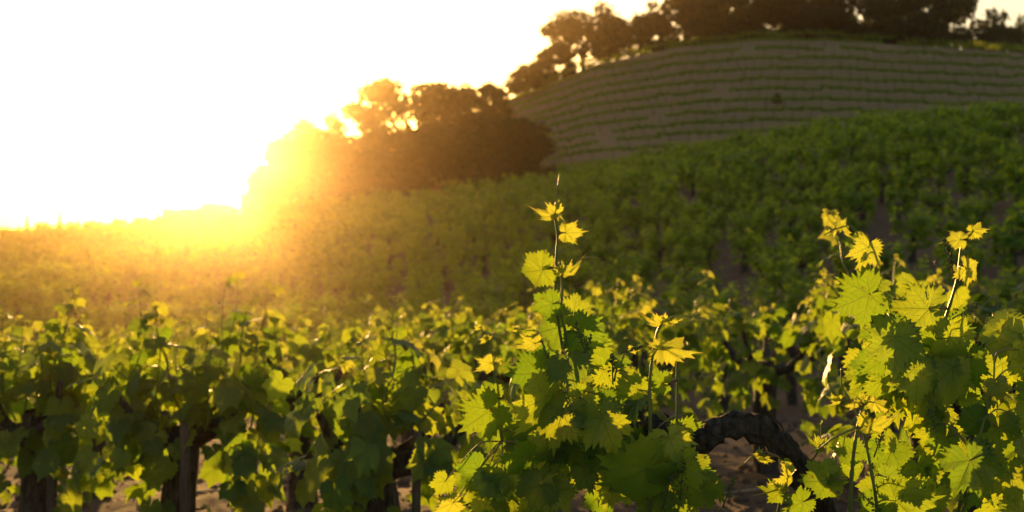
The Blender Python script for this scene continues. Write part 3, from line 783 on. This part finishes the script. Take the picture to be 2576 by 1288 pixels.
NV.append((at_px(-60, 7.2), vine_plan(311, front=12, leafsize=.080, top=1.04, nshoot=9, skirt=71), 'blurred vine cut off by the left edge'))
for k, (b, pl, lab) in enumerate(NV):
    vine_objects('grapevine', pl, b, 400 + k, lab, 'near vines of the old vineyard')

# ------------------------------------------------------------------ the field beyond
VAR = []
for k in range(7):
    pl = vine_plan(500 + k, top=1.3 + .05 * (k % 3), nshoot=15, skirt=110, leafsize=.092, arm_r=.24)
    rng = random.Random(k)
    v, t, ti = foliage_vt(pl, STAR, START, rng)
    fm = mesh_np('vine_foliage', v, t, M_FAR, tint=ti)
    v2, t2 = trunk_vt(pl, 700 + k, 8, 3)
    tm = mesh_np('vine_trunk', v2, t2, M_BARK, smooth_shade=True)
    am = mesh_np('vine_arms', *join_vt([arm_vt(a, pl['trunk_r'], 710 + i, 6, 3) for i, a in enumerate(pl['arms'])]), M_BARK, smooth_shade=True)
    v3, t3, ti3 = foliage_vt(pl, QUAD, QUADT, rng, 1.4, .6)
    VAR.append((fm, tm, am, (v3, t3, ti3), tube([Vector((0, 0, -.05)), Vector((.01, 0, .4)), Vector((0, .01, .75))], [.07, .055, .05], 5)))

rng = random.Random(77)
spots = []
ca, sa = math.cos(math.radians(41)), math.sin(math.radians(41))
near_xy = [(b.x, b.y) for b, _, _ in NV] + [(HB.x, HB.y)]
for i in range(-90, 110):
    for j in range(-90, 110):
        gx_, gy_ = i * 1.85, j * 2.45
        x = ca * gx_ - sa * gy_ + rng.uniform(-.38, .38); y = sa * gx_ + ca * gy_ + rng.uniform(-.38, .38)
        if y < 10 or y > 152: continue
        u = x / y
        if abs(u) > .42: continue
        if y > np.interp(u, D_U, D_D) + 4: continue
        if rng.random() < .06: continue
        if min((x - a) ** 2 + (y - c) ** 2 for a, c in near_xy) < 1.2: continue
        spots.append((x, y))
inview = [s for s in spots if abs(s[0] / s[1]) < .375]
inview.sort(key=lambda s: s[1])
mine = inview[:300 - len(NV) - 1]
mine_set = set(mine)
ORD = 'leftmost second third fourth fifth sixth seventh eighth ninth tenth eleventh twelfth thirteenth fourteenth fifteenth sixteenth seventeenth eighteenth nineteenth twentieth'.split()
second = sorted([q for q in mine if q[1] < 17], key=lambda q: q[0] / q[1])[:20]
for k, (x, y) in enumerate(second):
    where = 'leftmost' if k == 0 else ('rightmost' if k == len(second) - 1 else ORD[k] + ' from the left')
    vine_objects('grapevine', vine_plan(820 + k, top=rng.uniform(1.15, 1.35), nshoot=12, skirt=85, leafsize=.088), Vector((x, y, TZ(x, y))), 860 + k,
                 'small-leaved blurred vine in the dip behind the near vines, %s there' % where, 'vines in the dip')
for k, (x, y) in enumerate(q for q in mine if q not in second):
    fm, tm, am, _, _ = VAR[k % 7]
    o = link('grapevine', None, None, (x, y, TZ(x, y)))
    o.rotation_euler = (0, 0, rng.uniform(0, 6.28)); s = rng.uniform(.82, 1.12) * (1 + .18 * min(1, max(0, (y - 25) / 25))); o.scale = (s * 1.22, s * 1.22, s * rng.uniform(.84, 1.02))
    band = ('on the nearer slope, leaves still discernible' if y < 24 else 'in the middle of the slope')
    side = 'left' if x / y < -.12 else ('right' if x / y > .12 else 'middle')
    tag(o, 'bushy green vine %s, %s third of the picture' % (band, side), 'grapevine', 'field vines %s %s' % ('near' if y < 24 else 'mid', side))
    link('trunk', tm, o); link('arms', am, o); tag(link('foliage', fm, o), kind='stuff')
Vs, Ts, Ti, Vt, Tt = [], [], [], [], []
o1 = o2 = 0
for k, (x, y) in enumerate(s for s in spots if s not in mine_set):
    _, _, _, (v, t, ti), (tv, tt) = VAR[k % 7]
    a = rng.uniform(0, 6.28); s = rng.uniform(.85, 1.22) * 1.2; c_, s_ = math.cos(a) * s, math.sin(a) * s
    R = np.array([[c_ * 1.2, -s_ * 1.2, 0], [s_ * 1.2, c_ * 1.2, 0], [0, 0, s * .93]])
    off = np.array([x, y, TZ(x, y)])
    Vs.append(v @ R.T + off); Ts.append(t + o1); Ti.append(ti + rng.uniform(-.2, .25)); o1 += len(v)
    Vt.append(tv @ R.T + off); Tt.append(tt + o2); o2 += len(tv)
far = link('far_vines', None, None, (0, 0, 0)); tag(far, 'mass of small green vines over the distant part of the slope', 'vines', None, 'stuff')
tag(link('foliage', mesh_np('far_foliage', np.vstack(Vs), np.vstack(Ts), M_FAR, tint=np.concatenate(Ti)), far), kind='stuff')
tag(link('trunks', mesh_np('far_trunks', np.vstack(Vt), np.vstack(Tt), M_BARK), far), kind='stuff')
print('field vines', len(spots), 'individual', len(mine))

# ------------------------------------------------------------------ stakes and canes
def stake(px, d, h, label, r=.016, lean=0.0):
    b = at_px(px, d); rs = np.random.RandomState(int(px))
    pts = [Vector((0, 0, -.1)), Vector((lean * .3, 0, h * .3)), Vector((lean * .7, 0, h * .7)), Vector((lean, 0, h))]
    o = link('wooden_stake', mesh_np('wooden_stake', *tube(catmull(pts, 3), [r] * 10, 7, .08, int(px)), M_STAKE), None, b)
    tag(o, label, 'stake', 'vine stakes')
stake(466, 5.35, .72, 'square-cut wooden stake beside the vine below the sun', .021)
stake(1042, 4.6, .72, 'thin dark stake beside the leafy vine left of centre', .015, .01)
stake(132, 5.9, .75, 'pale stake behind the thick trunk at the left edge', .022)
for k, (px, d, h) in enumerate([(2062, 30, 1.55), (1690, 42, 1.5), (1320, 36, 1.4), (820, 33, 1.4)]):
    stake(px, d, h, ['tall thin stake in the slope right of the arching arm', 'thin stake in the slope above the lower centre shoot', 'thin stake in the slope left of the centre shoot tip', 'thin stake in the slope right of the sun'][k], .02, .02)

def cane(px, py, d, ln, ang, label):
    x = (px - CX) / F * d
    z = TZ(x, d) + float(rough(np.array(x), np.array(d))) + .012
    c, s = math.cos(ang), math.sin(ang)
    pts = [Vector((c * t * ln + .02 * math.sin(5 * t), s * t * ln, .01 * math.sin(3 * t))) for t in (-.5, -.2, .1, .5)]
    o = link('dry_cane', mesh_np('dry_cane', *tube(catmull(pts, 3), [.008 - .0004 * i for i in range(10)], 6), M_STRAW, smooth_shade=True), None, (x, d, z))
    tag(o, label, 'cane', 'dry prunings on the soil')
cane(1085, 1265, 7.2, .35, -.5, 'short pale dry cane on the soil left of the low centre leaves')
cane(1170, 1120, 9.2, .5, .1, 'pale dry cane on the soil below the vine left of centre')
cane(1840, 1022, 11.5, .8, .02, 'long pale dry cane on soil seen over the arching arm')
cane(1800, 1130, 9, .7, .05, 'pale dry cane on soil beneath the arching arm')
cane(550, 1160, 8.4, .5, .1, 'pale dry cane on soil right of the stake below the sun')
cane(1870, 1200, 7.6, .4, .4, 'dry cane on brown soil under the bark arm, nearest the camera')

rc = np.random.RandomState(12)
ico_v = np.array([(0, 0, 1), (.89, 0, .45), (.28, .85, .45), (-.72, .53, .45), (-.72, -.53, .45), (.28, -.85, .45), (.72, .53, -.45), (-.28, .85, -.45), (-.89, 0, -.45), (-.28, -.85, -.45), (.72, -.53, -.45), (0, 0, -1)])
ico_t = np.array([(0, 1, 2), (0, 2, 3), (0, 3, 4), (0, 4, 5), (0, 5, 1), (1, 6, 2), (2, 7, 3), (3, 8, 4), (4, 9, 5), (5, 10, 1), (2, 6, 7), (3, 7, 8), (4, 8, 9), (5, 9, 10), (1, 10, 6), (11, 7, 6), (11, 8, 7), (11, 9, 8), (11, 10, 9), (11, 6, 10)])
cl = []
for k in range(4200):
    y = rc.uniform(4.5, 15); x = rc.uniform(-.42, .42) * y
    z = TZ(x, y) + float(rough(np.array(x), np.array(y)))
    r_ = rc.uniform(.008, .03) * (1 + 1.2 * (rc.rand() < .08))
    cl.append((ico_v * rc.uniform(.7, 1.3, (12, 1)) * r_ * np.array([1, 1, .7]) + (x, y, z), ico_t))
tag(link('soil_clods', mesh_np('soil_clods', *join_vt(cl), M_SOIL)), 'loose brown clods and crumbs scattered over the soil', 'soil', None, 'stuff')

# ------------------------------------------------------------------ trellised hill
rt = random.Random(31)
def trellis_variant(seed):
    r = np.random.RandomState(seed)
    Vs, Ts, ti = [], [], []; o = 0
    for k in range(170):
        x = r.uniform(-1.25, 1.25); z = 1.0 + abs(r.normal(0, .22)) - .1; y = r.normal(0, .2)
        M = np.array(leaf_frame((x, y, z), r.uniform(-1, 1, 3), r.uniform(-1, 1, 3), r.uniform(.13, .21)))
        Vs.append(QUAD @ M[:3, :3].T + M[:3, 3]); Ts.append(QUADT + o); o += 4; ti.append(np.full(4, r.uniform(0, 1.1)))
    fol = (np.vstack(Vs), np.vstack(Ts), np.concatenate(ti))
    tr = join_vt([tube([Vector((0, 0, -.1)), Vector((.03, 0, .5)), Vector((0, .02, 1.12))], [.032, .026, .022], 5),
                  tube([Vector((-1.05, 0, 1.1)), Vector((0, 0, 1.12)), Vector((1.05, 0, 1.1))], [.015, .02, .015], 4)])
    return fol, tr
TV = [trellis_variant(k) for k in range(5)]
TVM = [(mesh_np('trellis_foliage', *f[:2], M_HILLV, tint=f[2]), mesh_np('trellis_trunk', *t, M_BARK)) for f, t in TV]
rows = []
NR = 13
for j in range(NR):
    t = -.02 + j * .087
    pts = []
    y = HILL_Y - t * HILL_W
    us = np.arange(-.06, .42, 2.15 / y)
    for u in us:
        # rows bow slightly with the contour of the dome
        yy = y + 9 * (u - .18) ** 2 * 3
        x = u * yy
        # hidden behind the field's skyline?
        pts.append((x, yy, TZ(x, yy)))
    rows.append(pts)
count = 0
rest_f, rest_t = [], []; of = ot = 0; RT = []
order = ['lowest', 'second lowest', 'third lowest', 'fourth lowest'] + [w + ' from the bottom' for w in 'fifth sixth seventh eighth ninth tenth eleventh twelfth thirteenth'.split()]
vis_rows = []
for j, pts in enumerate(rows):
    keep = []
    for (x, y, z) in pts:
        u = x / y
        D = float(np.interp(u, D_U, D_D))
        zs = field_z(np.array(u * D), np.array(D)) + 1.0
        if (z + 1.5 - HC) / y < (zs - HC) / D: continue
        if u > .385: continue
        keep.append((x, y, z))
    vis_rows.append(keep)
shown = 0
for j in range(NR - 1, -1, -1):     # lowest (nearest) rows first
    pts = vis_rows[j]
    if len(pts) < 3: continue
    shown += 1; idx = shown - 1
    for k, (x, y, z) in enumerate(pts):
        a = pts[max(0, k - 1)]; c = pts[min(len(pts) - 1, k + 1)]
        ang = math.atan2(c[1] - a[1], c[0] - a[0]); slope = -math.atan2(c[2] - a[2], math.hypot(c[0] - a[0], c[1] - a[1]))
        if rt.random() < .05: continue
        kk = rt.randrange(5); s = rt.uniform(.85, 1.1)
        if count < 300:
            o = link('trellised_vine', None, None, (x, y, z)); o.rotation_euler = (0, slope, ang); o.scale = (1, s, s)
            tag(o, 'small trellised vine on the far hill, row %s' % order[idx], 'grapevine', 'trellised vines row %d' % (idx + 1))
            tag(link('foliage', TVM[kk][0], o), kind='stuff'); link('trunk', TVM[kk][1], o)
            count += 1
        else:
            M = np.array(Matrix.Rotation(ang, 3, 'Z') @ Matrix.Rotation(slope, 3, 'Y')) * s
            f, t = TV[kk]
            rest_f.append((f[0] @ M.T + (x, y, z), f[1] + of, f[2])); of += len(f[0])
            rest_t.append((t[0] @ M.T + (x, y, z), t[1] + ot)); ot += len(t[0])
    # the row's posts and wire
    tr = link('trellis_row', None, None, pts[0]); tag(tr, 'trellis posts and wires on the far hill, row %s' % order[idx], 'trellis', 'trellis rows on the hill')
    p0 = Vector(pts[0])
    if j == 10 or True:
        pm = mesh_np('post', *tube([Vector((0, 0, -.2)), Vector((0, 0, 1.0)), Vector((0, 0, 1.75))], [.035, .035, .03], 6), M_POST)
        for k in range(0, len(pts), 6):
            link('post', pm, tr, Vector(pts[k]) - p0 + Vector((.25, 0, 0)))
        for hgt in (1.1, 1.5):
            link('wire', mesh_np('wire', *tube([Vector(p) - p0 + Vector((0, .03, hgt)) for p in pts[::3] + [pts[-1]]], [.006] * (len(pts[::3]) + 1), 3), M_WIRE), tr)
if rest_f:
    ro = link('far_trellised_vines', None, None, (0, 0, 0)); tag(ro, 'upper rows of trellised vines below the crest of the far hill', 'vines', None, 'stuff')
    tag(link('foliage', mesh_np('rest_foliage', np.vstack([a[0] for a in rest_f]), np.vstack([a[1] for a in rest_f]), M_HILLV, tint=np.concatenate([a[2] for a in rest_f])), ro), kind='stuff')
    tag(link('trunks', mesh_np('rest_trunks', np.vstack([a[0] for a in rest_t]), np.vstack([a[1] for a in rest_t]), M_BARK), ro), kind='stuff')
print('trellised', count, len(rest_f))

# ------------------------------------------------------------------ trees
def tree_variant(seed, n_leaf=7500, clumps=34, sparse=1.0, conifer=False, bush=False):
    """unit tree: height 1, width about 1"""
    r = np.random.RandomState(seed)
    trunk = []; limbs = []; C = []
    if conifer:
        for k in range(110):
            h = r.uniform(.12, 1.0); w = .30 * (1 - h) + .02
            a = r.uniform(0, 6.28); q = w * r.uniform(.3, 1)
            C.append((q * math.cos(a), q * math.sin(a), h, .035 + .05 * (1 - h)))
        trunk = tube([Vector((0, 0, -.03)), Vector((0, 0, .5)), Vector((0, 0, .97))], [.025, .016, .004], 6)
    else:
        low = .05 if bush else .30
        for k in range(clumps):
            a = r.uniform(0, 6.28); h = r.uniform(0, 1) ** .8
            z = low + (.93 - low) * h
            prof = math.sqrt(max(0, 1 - ((z - .52) / .52) ** 2)) if not bush else math.sqrt(max(.02, 1 - (z) ** 2))
            q = .46 * prof * r.uniform(.35, 1) ** .6
            C.append((q * math.cos(a), q * math.sin(a), z, r.uniform(.045, .125) * (1.1 if bush else 1)))
        trunk = tube(catmull([Vector((0, 0, -.06)), Vector((.01, .01, .15)), Vector((.02, -.01, .34)), Vector((.0, .02, .55))], 3), list(np.linspace(.045, .016, 10)), 8, .15, seed)
        for k in range(0, len(C), 6):
            c = C[k]; s = Vector((.015, 0, r.uniform(.2, .42) if not bush else .05)); e = Vector(c[:3]); m = s.lerp(e, .5) + Vector((0, 0, -.03 + r.uniform(-.03, .03)))
            limbs.append(tube(catmull([s, m, e], 3), list(np.linspace(.016, .004, 7)), 5, .1, k))
    w = np.array([c[3] ** 2 for c in C]); w /= w.sum()
    ci = r.choice(len(C), n_leaf, p=w)
    d = r.normal(0, 1, (n_leaf, 3)); d /= np.linalg.norm(d, axis=1)[:, None]
    rad = np.array([C[i][3] for i in ci]) * r.uniform(.25, 1.0, n_leaf) ** .5 * r.uniform(.8, 1.25, n_leaf) * np.where(r.rand(n_leaf) < .12, r.uniform(1.1, 1.7, n_leaf), 1)
    cen = np.array([C[i][:3] for i in ci]) + d * rad[:, None] * np.array([1, 1, .8])
    sz = r.uniform(.014, .030, n_leaf) * (1.0 if not conifer else .9)
    ax1 = r.normal(0, 1, (n_leaf, 3)); ax1 /= np.linalg.norm(ax1, axis=1)[:, None]
    ax2 = np.cross(ax1, r.normal(0, 1, (n_leaf, 3))); ax2 /= np.linalg.norm(ax2, axis=1)[:, None]
    V = np.stack([cen - ax1 * sz[:, None], cen + ax2 * sz[:, None] * .6, cen + ax1 * sz[:, None], cen - ax2 * sz[:, None] * .6], 1).reshape(-1, 3)
    if not conifer:
        hi = np.percentile(V[:, 2], 99.5); wd = np.percentile(np.abs(V[:, :2]), 97) * 2
        V = V / np.array([wd, wd, hi]) * np.array([1, 1, 1])
        trunk = (trunk[0] / np.array([wd, wd, hi]), trunk[1]); limbs = [(a / np.array([wd, wd, hi]), t_) for a, t_ in limbs]
    b = np.arange(n_leaf) * 4
    T = np.concatenate([np.stack([b, b + 1, b + 2], 1), np.stack([b, b + 2, b + 3], 1)])
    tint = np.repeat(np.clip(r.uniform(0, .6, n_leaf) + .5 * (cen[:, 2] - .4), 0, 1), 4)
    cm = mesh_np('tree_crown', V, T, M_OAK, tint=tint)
    tm = mesh_np('tree_trunk', *trunk, M_TREEBARK, smooth_shade=True)
    lm = [mesh_np('tree_limb', *l, M_TREEBARK, smooth_shade=True) for l in limbs]
    return cm, tm, lm

OAKS = [tree_variant(s, 8500, 75) for s in (1, 2, 3, 4)]
SPARSE = tree_variant(9, 3200, 24)
BUSH = [tree_variant(s, 15000, 90, bush=True) for s in (21, 22)]
CONI = [tree_variant(s, 7000, conifer=True) for s in (41, 42)]

def plant(kind, px, D, top_py, w_px, label, group, cat='tree', base_drop=0.0, depth=1.0, name='oak_tree', seed=0):
    x = (px - CX) / F * D
    z = TZ(x, D) - base_drop
    top = HC + (HY - top_py) / F * D
    h = max(.6, top - z); w = w_px / F * D
    cm, tm, lm = kind
    o = link(name, None, None, (x, D, z)); o.scale = (w, w * depth, h); o.rotation_euler = (0, 0, seed * 1.7)
    if seed: o.scale = (w, w, h)
    tag(o, label, cat, group)
    tag(link('crown', cm, o), kind='stuff'); tk = link('trunk', tm, o)
    for l in lm: link('limb', l, tk)
    return o

G1, G2, G3 = 'dark trees left of the hill', 'oaks along the hill crest', 'distant trees at the left horizon'
# tree bank left of the hill, in front of the sun's right side
plant(OAKS[0], 1035, 160, 210, 290, 'tallest dark oak of the left group, sky showing through its crown', G1, seed=1)
plant(OAKS[1], 800, 158, 296, 190, 'rounded oak just right of the sun', G1, seed=2)
plant(BUSH[0], 715, 154, 360, 150, 'low rounded tree whose edge meets the sun glare', G1, seed=3)
plant(OAKS[2], 1135, 166, 213, 130, 'narrow oak right of the tallest oak in the left group', G1, seed=4)
plant(OAKS[3], 1225, 170, 214, 110, 'small oak at the lower left end of the trellis rows', G1, seed=5)
plant(BUSH[1], 1290, 140, 300, 250, 'broad dark shrub mass in front of the trellis rows', G1, seed=6)
plant(BUSH[0], 1120, 146, 330, 300, 'dark shrub mass under the tallest oak', G1, seed=7)
plant(BUSH[1], 930, 148, 380, 290, 'dark shrub mass right of the sun, above the vines', G1, seed=8)
plant(BUSH[0], 655, 150, 425, 90, 'shrub directly under the sun glare', G1, seed=9)
plant(BUSH[1], 545, 156, 512, 130, 'low shrub left under the sun', G1, seed=10)
plant(BUSH[0], 470, 160, 526, 120, 'low shrub at the foot of the tree bank, left of the sun', G1, seed=11)
plant(BUSH[1], 800, 164, 350, 200, 'dense shrub behind the rounded oak right of the sun', G1, seed=12)
plant(BUSH[0], 985, 168, 335, 210, 'dense shrub behind the left half of the tallest oak', G1, seed=13)
plant(BUSH[1], 1210, 172, 285, 170, 'dense shrub between the small oaks at the foot of the hill', G1, seed=14)
# crest of the hill
plant(BUSH[0], 1325, 184, 165, 95, 'low tree at the left end of the hill crest', G2, seed=1)
plant(OAKS[1], 1470, 190, 22, 190, 'rounded oak standing highest at the left of the crest', G2, seed=2, base_drop=1)
plant(BUSH[1], 1395, 188, 120, 110, 'bushy tree below the left rounded oak on the crest', G2, seed=3)
plant(OAKS[2], 1590, 194, 38, 160, 'oak second from left among the tall crest trees', G2, seed=4, base_drop=1)
plant(OAKS[3], 1705, 196, -8, 190, 'oak with many sky gaps on the crest above the top vine row', G2, seed=5, base_drop=1)
plant(OAKS[0], 1850, 198, -75, 250, 'massive dark oak in the middle of the crest', G2, seed=6, base_drop=2)
plant(OAKS[1], 2010, 200, -95, 240, 'massive dark oak right of the crest middle', G2, seed=7, base_drop=2)
plant(OAKS[2], 2140, 202, -70, 210, 'dark oak left of the bright gap on the crest', G2, seed=8, base_drop=2)
plant(BUSH[1], 2060, 192, 20, 220, 'dense shrub under the massive crest oaks', G2, seed=9)
plant(BUSH[0], 1830, 194, 40, 200, 'dense shrub left under the massive crest oaks', G2, seed=12)
plant(OAKS[3], 2310, 198, -80, 230, 'tall oak right of the bright gap, branches over the crest', G2, seed=10, base_drop=2)
plant(BUSH[0], 2280, 192, 40, 210, 'dense shrub under the right-hand tall oak', G2, seed=11)
plant(SPARSE, 2430, 198, -40, 190, 'thin open-crowned tree near the right end of the crest', G2, seed=3, base_drop=2)
plant(BUSH[1], 2520, 194, 70, 160, 'low dark shrub at the right end of the crest', G2, seed=4)
plant(SPARSE, 2560, 205, 40, 110, 'bare twiggy small tree at the right frame edge', G2, seed=6, base_drop=1)
plant(BUSH[0], 1955, 163, 236, 22, 'small upright dark bush standing between trellis rows', None, 'bush', name='shrub', seed=2)
# far left
for k, (px, D, top, w, c) in enumerate([(68, 232, 543, 46, 0), (150, 236, 530, 46, 1), (198, 240, 543, 26, 0), (105, 246, 562, 60, 2), (30, 250, 578, 70, 2), (235, 252, 574, 70, 2), (292, 240, 556, 24, 1), (340, 246, 566, 60, 2), (398, 226, 513, 44, 0), (425, 230, 524, 50, 2), (370, 238, 560, 60, 2)]):
    plant((CONI + [BUSH[0]])[c], px, D, top, w, ['pointed conifer near the left horizon edge', 'broad conifer, second from the left on the horizon', 'slim conifer right of the broad one on the horizon', 'low tree between the two left conifers', 'low tree at the very left of the horizon', 'low tree right of the slim conifer', 'small lone conifer on the horizon', 'low horizon tree right of the lone conifer', 'taller conifer left of the sun', 'bushy tree beside the taller conifer left of the sun', 'low tree left of the taller conifer'][k], G3, name='conifer' if c < 2 else 'distant_tree', seed=k + 1)

# ------------------------------------------------------------------ haze
hm, nt, out = new_mat('haze_air')
pv = N(nt, 'ShaderNodeVolumePrincipled')
pv.inputs['Color'].default_value = (1.0, .74, .42, 1)
pv.inputs['Density'].default_value = .00021
pv.inputs['Anisotropy'].default_value = .93
nt.links.new(pv.outputs[0], out.inputs['Volume'])
x0, x1, y0, y1, z0, z1 = -1520, 1520, -320, 1520, float(GZ.min()) - 1, max(48.0, float(GZ.max()) + 2)
hv = np.array([(x, y, z) for z in (z0, z1) for y in (y0, y1) for x in (x0, x1)])
ht = np.array([(0, 2, 3), (0, 3, 1), (4, 5, 7), (4, 7, 6), (0, 1, 5), (0, 5, 4), (2, 6, 7), (2, 7, 3), (0, 4, 6), (0, 6, 2), (1, 3, 7), (1, 7, 5)])
haze = link('haze', mesh_np('haze', hv, ht, hm))
tag(haze, 'warm evening haze filling the valley air', None, None, 'stuff')
